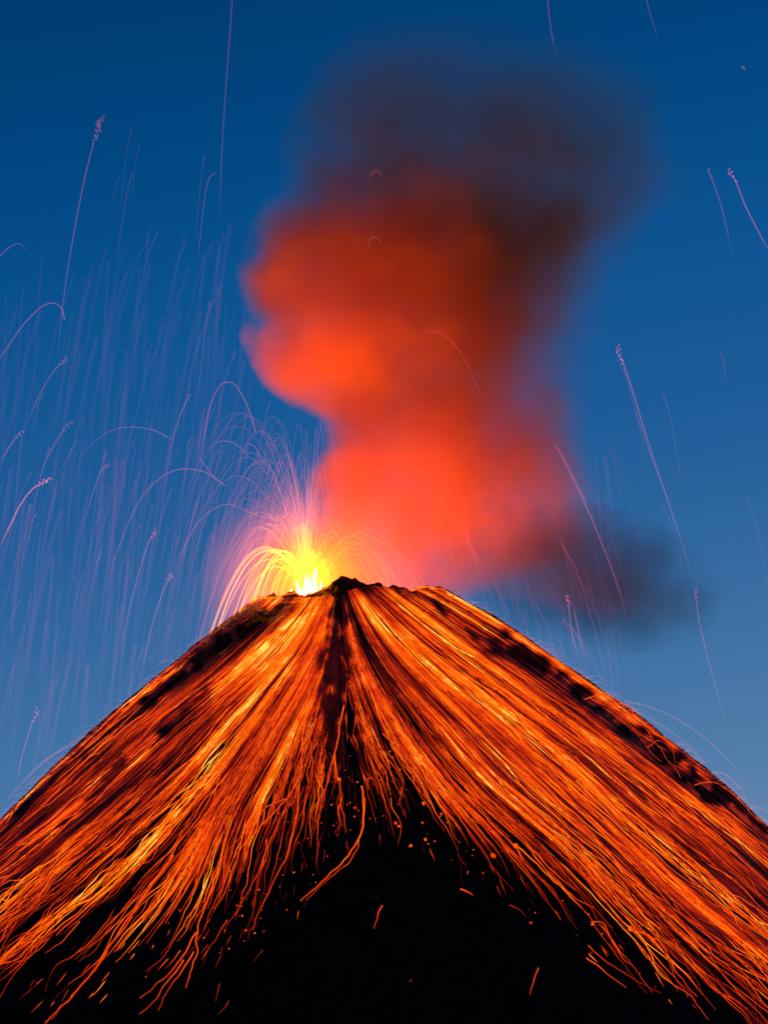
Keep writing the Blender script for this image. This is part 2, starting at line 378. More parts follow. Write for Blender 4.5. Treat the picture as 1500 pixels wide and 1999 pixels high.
# ------------------------------------------------------------------ closed sheets of molten scree, one on each flank
def sheet(s0, s1, label):
    ns, ntt = 300, 420
    s = np.linspace(s0, s1, ns)[:, None] * np.ones((1, ntt)); t = np.linspace(.0, 1, ntt)[None, :] * np.ones((ns, 1))
    P = on_slope(s, t, .7); h = grid(LAYF, s, t)
    h = np.clip(h, 0, 1)
    q = (np.arange(ns - 1)[:, None] * ntt + np.arange(ntt - 1)[None, :])
    q = np.stack([q, q + ntt, q + ntt + 1, q + 1], -1).reshape(-1, 4)
    hf = h.ravel()
    keep = hf[q].max(1) > .10; q = q[keep]
    used = np.unique(q); mp_ = -np.ones(ns * ntt, int); mp_[used] = np.arange(len(used))
    uv = np.stack([s / 16, t], -1).reshape(-1, 2)
    me = mesh('lava_flow', P.reshape(-1, 3)[used], mp_[q], {'glowing': hf[used]}, uv=uv[used])
    tag(link('lava_flow', me, M_SHEET), label, 'lava flow', 'sheets of lava down the flanks')
sheet(0.0, 7.9, 'broad orange lava sheet covering the left flank of the volcano')
sheet(8.1, 16.0, 'broad orange lava sheet covering the right flank of the volcano')

# ------------------------------------------------------------------ streaks of lava
WID = np.linalg.norm(np.gradient(PXR, axis=0), axis=-1) * (SS - 1) / (NG - 1)      # pixels per unit of s
def make_streak(s, t0, t1, w, hot, wig, lift=.9):
    n = max(6, int((t1 - t0) * 110))
    t = np.linspace(t0, t1, n); k = RNG.random() * 200
    amp = wig * (3 + 16 * t) / np.maximum(grid(WID, np.full(n, float(s)), t), 4)
    ds = amp * (fbm(t * 9 + k, t * 0 + k, 2) - fbm(np.array([t0 * 9 + k]), np.array([k]), 2)) + amp * .30 * fbm(t * 30 + k, t * 0 + k * 2, 2)
    P = on_slope(np.clip(s + ds, 0.02, 15.98), t, lift)
    b = grid(BASE, np.clip(s + ds, 0, 16), t)
    e = sm(0, .12, (t - t0) / (t1 - t0)) * .35 + .65
    tail = 1 - .35 * sm(.55, 1, (t - t0) / (t1 - t0))
    h = np.clip(b * 1.0 + hot, .16, 1.0) * e * tail
    R = w * (1 - .45 * sm(.5, 1, (t - t0) / (t1 - t0))) * sm(-.02, .06, (t - t0) / (t1 - t0))
    return P, R, h, s
cand = []
def add_random(n, srange, weight=None):
    k = 0
    while k < n:
        s = RNG.uniform(*srange); reach = np.interp(s, sv, REACH)
        L = .08 + RNG.random() ** 1.6 * .5
        top = min(1.02, reach * RNG.uniform(.72, 1.0)); t1 = RNG.uniform(.05, 1.0) ** .75 * top
        t0 = max(.0, t1 - L)
        if t1 - t0 < .04: continue
        b = float(grid(BASE, np.array(s), np.array((t0 + t1) / 2)))
        if RNG.random() > b * 2.5 - .65: continue
        mid = 1 - abs(s - 8) / 8
        w = RNG.uniform(.28, .50) + (RNG.random() < .08) * RNG.uniform(.2, .5)
        cand.append(make_streak(s, t0, t1, w, RNG.normal(.05, .13), RNG.uniform(.3, 1.1) * (.6 + .6 * mid)))
        k += 1
add_random(430, (0.0, 5.0)); add_random(170, (4.0, 7.4)); add_random(180, (8.7, 11.0)); add_random(520, (10.0, 16.0))
# streaks that end raggedly along the lower border of the lava
for _ in range(560):
    s = RNG.choice([RNG.uniform(1.5, 7.8), RNG.uniform(3.6, 7.8), RNG.uniform(8.3, 13.0)]); reach = np.interp(s, sv, REACH)
    lay = np.interp(s, sv, LAY); t1 = min(1.02, lay + (reach - lay) * RNG.random() ** 1.25 * 1.03); t0 = max(.03, t1 - RNG.uniform(.12, .36))
    cand.append(make_streak(s, t0, t1, RNG.uniform(.30, .52), RNG.normal(.14, .10), RNG.uniform(.5, 1.3)))
for _ in range(150):                              # fine threads in the dark wedge under the summit
    s = RNG.uniform(6.0, 9.9); t0 = RNG.uniform(.04, .36); cand.append(make_streak(s, t0, t0 + RNG.uniform(.06, .22), RNG.uniform(.26, .42), RNG.normal(.34, .14), RNG.uniform(.8, 2.2)))
for _ in range(130):                              # short tracks of single blocks beyond the border of the lava
    s = RNG.choice([RNG.uniform(3.4, 7.8), RNG.uniform(8.2, 13)]); reach = float(np.interp(s, sv, REACH)); t0 = min(reach * RNG.uniform(.86, 1.07), .98)
    if t0 < .97: cand.append(make_streak(s, t0, t0 + RNG.uniform(.008, .04), RNG.uniform(.24, .42), RNG.normal(.02, .12), .6))
def traced(pts, w, h, wob=2.0):
    L = sum(math.dist(a, b) for a, b in zip(pts[:-1], pts[1:])); n = max(6, int(L / 5)); P = spline(pts, n)
    k = RNG.random() * 99; u = np.linspace(0, 1, n)
    P = P + wob * np.stack([fbm(u * L / 22 + k, u * 0 + 1, 2), fbm(u * L / 22 + k, u * 0 + 7, 2)], -1)
    Q = cast(P[:, 0], P[:, 1]); Q[:, 2] = H(Q[:, 0], Q[:, 1]) + 1.0
    return Q, w * (1 - .4 * u), h * (1 - .25 * u)
HAND = [
 ([(707, 1537), (710, 1580), (703, 1633), (677, 1677), (643, 1710), (588, 1760)], .8, .72, 'bright curving lava streak running alone down left across the dark lower centre'),
 ([(712, 1560), (708, 1620), (686, 1680), (655, 1705), (600, 1757)], .5, .6, 'thinner lava streak closely beside the bright curving one at lower centre'),
 ([(673, 1380), (663, 1430), (650, 1483), (637, 1537), (613, 1580), (610, 1603)], .7, .66, 'orange lava streak bending left just below the dark central ridge'),
 ([(603, 1350), (590, 1450), (587, 1510), (560, 1560), (517, 1607), (470, 1657), (450, 1693)], .75, .7, 'long lava streak with a kink, left of the central ridge'),
 ([(583, 1537), (582, 1590), (570, 1633), (560, 1677), (530, 1730), (493, 1817)], .6, .64, 'long wavering lava streak reaching far down left of centre'),
 ([(522, 1640), (507, 1700), (460, 1787)], .5, .6, 'straight thin lava streak next to the long wavering one left of centre'),
 ([(663, 1523), (668, 1575), (677, 1627)], .55, .6, 'short lava streak dropping from a glowing knot below the central ridge'),
 ([(663, 1575), (662, 1613), (652, 1627)], .45, .55, 'tiny hooked lava streak below the glowing knot at centre'),
 ([(710, 1437), (733, 1483), (757, 1523)], .55, .62, 'short lava streak slanting right below the central ridge'),
 ([(740, 1467), (770, 1500), (788, 1530), (780, 1550)], .5, .6, 'hook ended lava streak right of the central ridge'),
 ([(720, 1540), (722, 1522), (730, 1520), (737, 1535), (738, 1550)], .45, .58, 'small arched lava streak right of centre'),
 ([(750, 1433), (783, 1467), (807, 1497), (810, 1523), (823, 1550)], .55, .6, 'lava streak that steps downward right of centre and ends in a dot'),
 ([(770, 1410), (817, 1467), (850, 1513), (883, 1547), (900, 1580), (933, 1610)], .6, .66, 'lava streak bordering the black slope on its upper right'),
 ([(880, 1563), (890, 1620), (897, 1683), (903, 1730)], .45, .22, 'very faint straight trail falling over the black slope right of centre'),
 ([(900, 1737), (923, 1750)], .7, .62, 'short bright lava dash at the foot of the faint straight trail'),
 ([(747, 1770), (740, 1785), (738, 1800), (730, 1815)], .6, .6, 'short crooked lava dash alone on the black lower centre'),
 ([(513, 1857), (497, 1880)], .5, .36, 'dim small dash low on the black slope left of centre'),
 ([(1008, 1652), (1040, 1680), (1072, 1712), (1124, 1756), (1160, 1776)], .7, .68, 'longest lava streak crossing the black slope on the right'),
 ([(1028, 1644), (1060, 1684), (1100, 1720), (1124, 1740)], .6, .64, 'lava streak just above the longest one on the black right slope'),
 ([(996, 1768), (1015, 1776), (1028, 1788)], .5, .4, 'dim short dash below the streaks of the black right slope'),
 ([(1052, 1892), (1044, 1915), (1036, 1944)], .55, .6, 'small upright lava dash at lower right'),
 ([(1148, 1872), (1185, 1902), (1224, 1928)], .5, .6, 'lower of two parallel lava streaks at lower right'),
 ([(1148, 1848), (1190, 1882), (1232, 1908), (1292, 1940)], .5, .5, 'upper of two parallel lava streaks at lower right'),
 ([(1156, 1800), (1180, 1804), (1204, 1852), (1240, 1896), (1276, 1940)], .5, .56, 'lava streak rising in a small hump then dropping at lower right'),
 ([(1160, 1806), (1176, 1830), (1215, 1880), (1262, 1942)], .45, .42, 'dimmer lava streak beneath the humped one at lower right'),
 ([(1228, 1816), (1280, 1836), (1308, 1872), (1324, 1900), (1360, 1948)], .6, .62, 'arching lava streak from a bright orange knot at lower right'),
 ([(1232, 1808), (1270, 1808), (1300, 1820), (1340, 1880), (1376, 1948)], .45, .45, 'dim outermost arching streak from the bright knot at lower right'),
 ([(1228, 1812), (1262, 1824), (1290, 1850), (1318, 1905), (1345, 1948)], .45, .55, 'inner arching streak from the bright knot at lower right'),
 ([(580, 1300), (480, 1420), (432, 1492), (380, 1540), (300, 1600)], .9, .78, 'broad yellow lava streak through the middle of the left flank'),
 ([(432, 1492), (420, 1560), (424, 1620)], .6, .64, 'lava streak splitting straight down from the broad yellow one'),
 ([(340, 1672), (280, 1752), (208, 1860), (160, 1924), (88, 1999)], .95, .66, 'thick lava streak reaching the lower left corner of the slope'),
 ([(260, 1790), (205, 1862), (158, 1926), (100, 1990)], .6, .58, 'thin lava streak beside the thick one at lower left'),
 ([(200, 1872), (165, 1900), (132, 1924)], .5, .55, 'short side branch of the thick lower left streak'),
 ([(428, 1700), (408, 1752), (384, 1820), (384, 1860), (364, 1932)], .8, .66, 'upright lava streak feeding the forked tongues at lower left'),
 ([(384, 1820), (344, 1888), (306, 1925), (272, 1948)], .65, .62, 'upper fork of the lava tongues at lower left'),
 ([(380, 1860), (352, 1900), (336, 1924), (308, 1976)], .6, .6, 'middle fork of the lava tongues at lower left'),
 ([(360, 1876), (330, 1915), (296, 1960), (272, 1980)], .65, .62, 'lowest fork of the lava tongues at lower left'),
 ([(560, 1560), (520, 1580), (480, 1625), (448, 1660)], .6, .62, 'lava streak slanting left above the long wavering ones'),
 ([(444, 1796), (420, 1835), (400, 1868)], .5, .5, 'dim lava dash right of the forked tongues'),
 ([(156, 1800), (120, 1840), (88, 1864)], .5, .58, 'lava streak ending alone near the left edge'),
 ([(448, 1956), (424, 1984)], .45, .4, 'lower of two dim dashes near the bottom left'),
 ([(430, 1924), (426, 1940), (420, 1956)], .45, .42, 'upper of two dim dashes near the bottom left'),
 ([(600, 1420), (612, 1500), (600, 1560), (570, 1640)], .5, .6, 'thin lava streak left below the central ridge'),
 ([(700, 1400), (740, 1470), (760, 1500)], .45, .55, 'thin lava streak right below the central ridge'),
 ([(1140, 1368), (1200, 1352), (1240, 1390), (1280, 1450), (1330, 1520)], .45, .62, 'lava streak arching over the dark band near the right skyline'),
 ([(1150, 1362), (1215, 1400), (1265, 1462), (1290, 1490)], .45, .58, 'lava streak curving across the dark band on the upper right flank'),
 ([(1265, 1462), (1285, 1448), (1310, 1460), (1318, 1490)], .4, .6, 'small looped lava arch in the dark band at right'),
 ([(1358, 1535), (1395, 1530), (1440, 1560), (1500, 1625)], .45, .62, 'lava streak arching down to the right edge'),
]
for pts, w, h, lab in HAND:
    P, R, h2 = traced(pts, w, h); tag(link('lava_streak', tube_mesh('lava_streak', [(P, R, h2)], 4), M_LAVA), lab, 'lava streak', 'separate lava streaks on the slope')
for xs, lab in (((496, 520, 548, 575, 600, 622, 640), 'yellow hot lava lip along the left crater rim below the fountain'), ((792, 812, 832, 850, 868), 'small glowing lava lip on the right end of the crater rim')):
    P, R, h2 = traced([(x, float(skyline([x])[0]) + 3) for x in xs], .95, .9, 1.5); tag(link('lava_streak', tube_mesh('lava_streak', [(P, R * (1 + .4 * fbm(np.arange(len(P)) * .4, np.zeros(len(P)), 2)), h2)], 5), M_LAVA), lab, 'lava streak', 'separate lava streaks on the slope')
# of the rest the largest are things of their own, the others one mass
size = [float(np.linalg.norm(np.diff(proj(c[0]), axis=0), axis=1).sum() * c[1].max()) * (0.0 if (proj(c[0])[:, 0].min() < -40 or proj(c[0])[:, 0].max() > 1540) else 1) for c in cand]
order = np.argsort(size)[::-1]; NI = 250
ZL = ['far left flank', 'left flank', 'inner left flank', 'left ridge side', 'right ridge side', 'inner right flank', 'right flank', 'far right flank']
for i in order[:NI]:
    P, R, h, s = cand[i]; q = proj(P); L = np.linalg.norm(np.diff(q, axis=0), axis=1).sum(); hm = float(h.mean()); ym = q[:, 1].mean()
    z = ZL[min(7, int(s / 2))]; v = 'high on' if ym < 1330 else ('midway down' if ym < 1560 else 'low on')
    c_ = 'bright yellow' if hm > .78 else ('glowing orange' if hm > .62 else ('dull orange' if hm > .48 else 'dim red'))
    l_ = 'very long' if L > 480 else ('long' if L > 300 else 'short'); th = 'thick' if R.max() > .7 else 'thin'
    later(link('lava_streak', tube_mesh('lava_streak', [(P, R, h)], 4), M_LAVA), q[:, 0].mean(), f'{l_} {c_} lava streak {v} the {z}', 'lava streak', f'lava streaks {v} the {z}')
rest = [cand[i][:3] for i in order[NI:]]
tag(link('lava_rivulets', tube_mesh('lava_rivulets', rest, 3), M_LAVA), 'mass of fine glowing lava rivulets over both flanks', 'lava rivulets', kind='stuff')

# ------------------------------------------------------------------ glowing rocks lying on the slope
def rock_mesh(r, heat, seed):
    g = np.random.default_rng(seed); V = []; 
    for a in range(4):
        for b in range(7):
            la = -1.2 + a * .8; lo = b * 2 * math.pi / 7; k = r * g.uniform(.7, 1.25)
            V.append((k * math.cos(la) * math.cos(lo) * 1.2, k * math.cos(la) * math.sin(lo), k * math.sin(la) * .8))
    V += [(0, 0, -r), (0, 0, r)]; Fc = []
    for a in range(3):
        for b in range(7): Fc.append((a * 7 + b, a * 7 + (b + 1) % 7, a * 7 + 7 + (b + 1) % 7, a * 7 + 7 + b))
    me = bpy.data.meshes.new('glowing_rock')
    me.from_pydata(V, [], Fc + [(28, (b + 1) % 7, b) for b in range(7)] + [(29, 21 + b, 21 + (b + 1) % 7) for b in range(7)])
    at_ = me.attributes.new('glowing', 'FLOAT', 'POINT'); at_.data.foreach_set('value', np.clip(heat * g.uniform(.8, 1.15, len(V)), 0, 1).astype(np.float32))
    me.materials.append(M_LAVA); return me
ROCKP = [rock_mesh(1.0, h, 5 + k) for k, h in enumerate((.35, .45, .55, .68, .8))]
def rock(px, py, r, kind, label, group, wait=False):
    P = cast([px], [py])[0]; o = bpy.data.objects.new('glowing_rock', ROCKP[kind]); COL.objects.link(o)
    o.location = (P[0], P[1], P[2] + r * .4); o.scale = (r, r, r * .9); o.rotation_euler = (RNG.random() * 6, RNG.random(), RNG.random() * 6)
    if wait: later(o, px, label, 'glowing rock', group)
    else: tag(o, label, 'glowing rock', group)
BIG = [(662, 1523, 2.2, 3, 'round glowing red rock just below the central ridge'), (1008, 1654, 2.6, 3, 'glowing rock at the head of the longest streak on the black right slope'),
       (963, 1672, 2.6, 2, 'flattish red glowing rock on the black slope right of centre'), (1231, 1815, 2.8, 3, 'bright orange glowing rock from which streaks arch at lower right'),
       (1157, 1805, 1.5, 3, 'pale glowing rock at the start of the humped streak at lower right'), (1037, 1802, 1.3, 1, 'small lone ember below the dim short dash at right'),
       (480, 1817, 1.3, 2, 'small ember beside the tip of the long wavering streak'), (73, 1919, 1.0, 0, 'tiny dim ember near the lower left edge'),
       (802, 1915, 1.0, 0, 'tiny pale ember alone on the black bottom centre'), (827, 1570, 1.8, 3, 'small bright ember below the stepped streak'),
       (773, 1608, 1.5, 2, 'ember on the black slope below the hook ended streak'), (779, 1614, 1.3, 3, 'ember touching its neighbour below the hook ended streak'),
       (802, 1652, 1.6, 3, 'ember low on the black slope right of centre'), (831, 1640, 1.6, 3, 'elongated ember right of centre beneath the lava border'),
       (825, 1607, 1.2, 2, 'small ember between two others right of centre'), (862, 1590, 1.3, 2, 'small ember beneath the lava border at right of centre'), (693, 1578, 1.5, 1, 'dull ember beside the bright curving streak')]
for a in BIG: rock(*a, 'lone embers on the black slope')
for k in range(150):
    s = RNG.uniform(4.5, 12.5); reach = float(np.interp(s, sv, REACH)); t = reach * RNG.uniform(.78, 1.06)
    if RNG.random() < .35: s = RNG.uniform(6.0, 10.2); t = RNG.uniform(.3, .5)
    q = grid(PX, np.array(s), np.array(min(t, .99)))
    if not (10 < q[0] < 1490 and q[1] < 1960): continue
    side = 'left' if q[0] < 655 else 'right'
    rock(q[0], q[1], RNG.uniform(.45, .95), int(RNG.integers(0, 4)), f'tiny ember along the lava border {side} of the central ridge', f'tiny embers {side} of the central ridge', True)

# ------------------------------------------------------------------ sparks over the slopes and in the sky
def arc_px(pts, Y, w, h0, h1=None, n=None, squig=0, fade=True):
    """a spark's path through those directions at depth Y; squig: length in pixels of the tumbling, curly start"""
    L = sum(math.dist(a, b) for a, b in zip(pts[:-1], pts[1:])); n = n or max(10, int(L / 7)); 
    if squig: n = max(n, int(L / 3))
    P = spline(pts, n); u = np.linspace(0, 1, n); d = u * L
    if squig:
        a = squig * .10 * (1 - sm(.2, 1, d / squig)); f = 2 * math.pi / 9.5; k = RNG.random() * 6
        P = P + np.stack([a * np.sin(d * f * (1 + .2 * np.sin(d / 17)) + k), a * 1.2 * np.cos(d * f + k * 2)], -1)
    h1 = h0 * .35 if h1 is None else h1
    h = h0 + (h1 - h0) * u
    if fade: h = h * (1 - .85 * sm(.7, 1, u))
    Q = at(P[:, 0], P[:, 1], np.zeros(n) + Y)
    return Q, w, h
SKYT = [
 ([(455, -20), (445, 120), (437, 230), (432, 330), (430, 430)], .45, .5, .3, 0, 'tall purple spark trail falling from the top edge left of the smoke'),
 ([(198, 232), (188, 262), (165, 350), (140, 480), (122, 600), (113, 700)], .55, .55, .35, 70, 'long curly topped spark trail high in the left sky'),
 ([(126, 625), (120, 602), (104, 592), (80, 600), (45, 635), (10, 685), (-20, 730)], .6, .6, .5, 0, 'arched spark trail reaching the left edge, high up'),
 ([(335, 858), (300, 840), (262, 834), (225, 838), (190, 858), (160, 890)], .5, .55, .3, 0, 'flat arched spark trail above the left slope'),
 ([(440, 948), (400, 922), (352, 916), (312, 934), (272, 978), (235, 1060), (210, 1135), (208, 1180)], .6, .62, .35, 0, 'wide arched spark trail left of the fountain'),
 ([(500, 845), (484, 795), (462, 755), (445, 746), (428, 755), (412, 790), (400, 850), (386, 940)], .6, .62, .4, 0, 'tall rounded spark trail under the chin of the smoke'),
 ([(98, 936), (80, 944), (62, 956), (40, 985), (20, 1025), (-5, 1078)], .9, .85, .75, 45, 'brightest curly spark trail at the left edge'),
 ([(480, 885), (462, 868), (440, 861), (418, 866), (398, 892)], .5, .6, .4, 0, 'small arched spark trail above the fountain on its left'),
 ([(510, 895), (497, 872), (484, 867), (472, 880)], .5, .6, .4, 0, 'small tight arched spark trail nearest the fountain top'),
 ([(390, 895), (405, 915), (430, 945)], .5, .55, .4, 0, 'short spark trail slanting down toward the fountain'),
 ([(560, 1020), (500, 1005), (450, 985), (415, 995), (380, 1030), (350, 1090), (330, 1150)], .6, .6, .4, 0, 'low arched spark trail left of the fountain'),
 ([(1205, 678), (1215, 705), (1232, 752), (1265, 860), (1300, 965), (1335, 1070), (1362, 1160)], .6, .62, .35, 55, 'long curly topped spark trail in the right sky beside the smoke'),
 ([(1240, 800), (1275, 900), (1320, 1010)], .4, .4, .25, 0, 'faint spark trail alongside the long one in the right sky'),
 ([(1422, 332), (1436, 352), (1455, 400), (1480, 450), (1510, 505)], .6, .68, .5, 45, 'curly topped spark trail leaving through the right edge'),
 ([(1383, 330), (1395, 362), (1412, 415), (1430, 500)], .45, .48, .25, 35, 'faint curly spark trail near the right edge, high up'),
 ([(1085, 868), (1112, 918), (1145, 988), (1180, 1072), (1212, 1160), (1228, 1222)], .6, .66, .5, 0, 'long spark trail over the dark right side of the smoke'),
 ([(1108, 1160), (1112, 1195), (1118, 1240), (1134, 1300)], .6, .66, .5, 45, 'curly topped spark trail above the right slope'),
 ([(1122, 1195), (1132, 1240), (1148, 1300)], .5, .6, .45, 0, 'plain spark trail close beside the curly one above the right slope'),
 ([(1358, 1150), (1366, 1215), (1392, 1320), (1425, 1430)], .5, .55, .3, 40, 'spark trail falling low in the right sky'),
 ([(1068, -15), (1075, 50), (1086, 110)], .5, .5, .3, 0, 'short spark trail at the top edge above the smoke'),
 ([(1260, -10), (1272, 35), (1284, 75)], .4, .42, .25, 0, 'faint spark trail at the top edge on the right'),
 ([(305, 1035), (290, 1060), (268, 1130), (250, 1200), (235, 1290)], .55, .62, .35, 50, 'curly topped spark trail above the left slope'),
 ([(335, 1120), (322, 1145), (300, 1210), (285, 1270), (272, 1330)], .6, .66, .5, 45, 'curly spark trail dropping onto the left slope'),
 ([(45, 842), (25, 862), (0, 905)], .6, .62, .5, 35, 'short curly spark trail at the left edge'),
 ([(75, 1385), (60, 1420), (42, 1480), (32, 1540)], .55, .62, .5, 50, 'curly spark trail low by the left edge'),
 ([(130, 700), (105, 725), (75, 775), (50, 835)], .55, .55, .3, 35, 'curly spark trail in the left sky level with the smoke chin'),
 ([(140, 825), (120, 845), (100, 880), (82, 920)], .5, .55, .3, 45, 'small curly spark trail halfway up by the left edge'),
 ([(215, 905), (195, 925), (170, 1000), (150, 1070)], .5, .55, .3, 35, 'curly spark trail in the middle of the left sky'),
 ([(372, 768), (352, 810), (335, 870), (322, 940)], .55, .58, .35, 20, 'upright spark trail crossing the flat arched one'),
 ([(410, 590), (402, 640), (392, 720), (385, 790)], .4, .42, .25, 30, 'faint spark trail left of the smoke nose'),
 ([(422, 338), (408, 350), (398, 400), (385, 520)], .4, .45, .25, 0, 'faint hooked spark trail left of the smoke, high up'),
 ([(820, 652), (845, 647), (875, 660), (905, 698), (930, 750), (945, 810)], .5, .5, .3, 0, 'faint arched spark trail across the middle of the smoke'),
 ([(722, 348), (730, 334), (740, 336), (747, 350)], .5, .5, .5, 0, 'tiny hooked spark trail on the dark upper smoke'),
 ([(720, 482), (725, 466), (736, 464), (745, 482)], .5, .55, .5, 0, 'tiny hooked spark trail on the glowing smoke'),
 ([(0, 500), (20, 482), (38, 476), (52, 490)], .45, .45, .35, 0, 'small arched spark trail at the left edge, high up'),
 ([(1220, 1368), (1270, 1380), (1330, 1408), (1390, 1452), (1440, 1505), (1475, 1560)], .45, .58, .4, 0, 'long low spark trail curving above the right slope'),
 ([(1235, 1385), (1300, 1420), (1350, 1462), (1400, 1520)], .4, .55, .35, 0, 'spark trail just under the long low one above the right slope'),
 ([(1372, 1518), (1392, 1507), (1415, 1510), (1440, 1532), (1460, 1560)], .5, .6, .5, 0, 'small round arched spark trail on the right skyline'),
 ([(200, 1420), (140, 1450), (80, 1490), (20, 1555)], .45, .6, .45, 0, 'upper low spark trail curving off the left slope'),
 ([(170, 1442), (110, 1470), (50, 1520), (5, 1575)], .45, .58, .45, 0, 'lower of the low spark trails curving off the left slope'),
 ([(1448, 130), (1456, 137)], .9, .5, .5, 0, 'tiny glowing fleck high in the right sky'),
]
for pts, w, h0, h1, sq, lab in SKYT:
    Y = RNG.uniform(-120, -60) if 700 < pts[0][0] < 1150 else RNG.uniform(-60, 40)
    low = pts[0][1] > 1300
    tag(link('spark_trail', tube_mesh('spark_trail', [arc_px(pts, Y if not low else 0, w * 1.05, h0 * .72, h1 * .72, squig=sq)], 4), M_SPARK), lab, 'spark trail', 'spark trails in the sky')
def sky_shower(n, x0, x1, side, ylo, yhi, heat, va=.08, vb=.34):
    for _ in range(n):
        x = RNG.uniform(x0, x1); y = RNG.uniform(ylo, yhi); L = RNG.uniform(60, 260); cur = RNG.random() < .4
        v = RNG.uniform(va, vb); pts = [(x - side * 8 * v, y + 3)] if False else []
        u = np.linspace(0, 1, 5)
        pts = [(x + side * v * L * (k ** .8), y + L * (k ** 1.15)) for k in u]
        h = heat * RNG.uniform(.3, .8) * .66
        Yd = RNG.uniform(-110, 90); Q, w, hh = arc_px(pts, Yd, RNG.uniform(.4, .55), h, h * .5, squig=RNG.uniform(22, 45) if cur else 0)
        ok = Q[:, 2] > H(Q[:, 0], Q[:, 1])
        if ok.sum() < 8: continue
        Q = Q[ok]; hh = hh[ok]
        sd = 'left' if side < 0 else 'right'
        lv = f'high in the {sd} sky' if y < 500 else (f'halfway up the {sd} sky' if y < 900 else f'low over the {sd} slope')
        nm = f"{'short' if L < 120 else ('long' if L > 200 else 'medium')} {'curly topped' if cur else 'plain'} spark trail {lv}"
        later(link('spark_trail', tube_mesh('spark_trail', [(Q, w, hh)], 4), M_SPARK), x, nm, 'spark trail', f'faint spark trails {lv}')
sky_shower(16, 160, 440, -1, 240, 700, .30)
sky_shower(32, 60, 460, -1, 620, 1050, .42)
sky_shower(48, 20, 480, -1, 850, 1300, .50)
sky_shower(16, 400, 560, -1, 780, 960, .5)
sky_shower(6, 1130, 1460, 1, 600, 1000, .36)
sky_shower(52, 830, 1150, 1, 900, 1230, .72, .25, .6)

dust = []
for _ in range(330):
    if RNG.random() < .85: x = RNG.uniform(-20, 540); y = RNG.uniform(420, 1250) + max(0, 500 - x) * .2; sd_ = -1
    else: x = RNG.uniform(860, 1200); y = RNG.uniform(850, 1200); sd_ = 1
    L = RNG.uniform(140, 420); v = RNG.uniform(.02, .26); u = np.linspace(0, 1, 5)
    Q, w, h = arc_px([(x + sd_ * v * L * (k ** .8), y + L * k) for k in u], RNG.uniform(-100, 120), RNG.uniform(.6, 2.4), RNG.uniform(.015, .075) * (1.3 if y > 850 else .45), .02, n=14)
    ok = Q[:, 2] > H(Q[:, 0], Q[:, 1])
    if ok.sum() > 4: dust.append((Q[ok], w, h[ok]))
tag(link('spark_haze', tube_mesh('spark_haze', dust, 3), M_SPARK), 'veil of countless very faint spark trails in the sky', 'sparks', kind='stuff')
# ------------------------------------------------------------------ vent: lava fountain
vent = np.array([-39.0, -30.0, 0.0]); vent[2] = at(np.array(600.), np.array(1175.), -30.)[2]
ft = bpy.data.objects.new('lava_fountain', None); COL.objects.link(ft); ft.location = vent
tag(ft, 'white hot lava fountain throwing yellow arcs over the left rim of the crater', 'lava fountain')
def ballistic(vx, vy, vz, n=26, g=9.8, start=None, tmax=None):
    s = vent if start is None else start
    T = (vz + math.sqrt(vz * vz + 2 * g * 60)) / g if tmax is None else tmax
    t = np.linspace(0.02, T, n)[:, None]
    P = s + np.concatenate([vx * t, vy * t, vz * t - .5 * g * t * t], 1)
    return P
def jet(hmin, hmax, spread, heat0, heat1, w, bias=0):
    h = RNG.uniform(hmin, hmax); vz = math.sqrt(2 * 9.8 * (h + 18)); a = RNG.uniform(0, 2 * math.pi); s = spread * RNG.random() ** .6
    P = ballistic(s * math.cos(a) + bias, s * math.sin(a) * .7, vz, 34, start=vent + np.array([RNG.normal(0, 3), RNG.normal(0, 3), 0]))
    ok = P[:, 2] > H(P[:, 0], P[:, 1]) - .5
    ok[:4] = True; k = len(ok) if ok.all() else int(np.argmin(ok)) + 1
    P = P[:k]
    if len(P) < 5: return None
    u = np.linspace(0, 1, len(P)); P = P - vent
    return P, w, heat0 + (heat1 - heat0) * u ** .7
jets = []
for _ in range(80): jets.append(jet(4, 32, 10, 1.0, .72, .42, -2.2))          # low, yellow
for _ in range(110): jets.append(jet(15, 70, 9, .8, .40, .36, -3.5))
for _ in range(110): jets.append(jet(40, 125, 10, .55, .24, .34, -3.5))
for _ in range(60): jets.append(jet(90, 175, 8, .42, .18, .34, -4))
for _ in range(11): jets.append(jet(25, 66, 1.0, .95, .7, .42, -1.5))           # upright spout
for _ in range(70): jets.append(jet(12, 60, 12, .8, .42, .45, 6))              # over the right of the crater
jets = [j for j in jets if j is not None]
# broad bright arches to the left of the vent
for k in range(22):
    top = 34 + 20 * RNG.random(); vx = -RNG.uniform(6, 13); P = ballistic(vx, RNG.uniform(-2, 2), math.sqrt(2 * 9.8 * top), 34)
    ok = P[:, 2] > H(P[:, 0], P[:, 1]); ok[:4] = True; kk = len(ok) if ok.all() else int(np.argmin(ok)) + 1; P = P[:kk] - vent
    jets.insert(0, (P, .75, np.linspace(1.0, .78, len(P))))
for j in jets[:100]: link('jet', tube_mesh('jet', [j], 4), M_JET, ft)
o = link('spray', tube_mesh('spray', jets[100:], 3), M_JET, ft); o['kind'] = 'stuff'
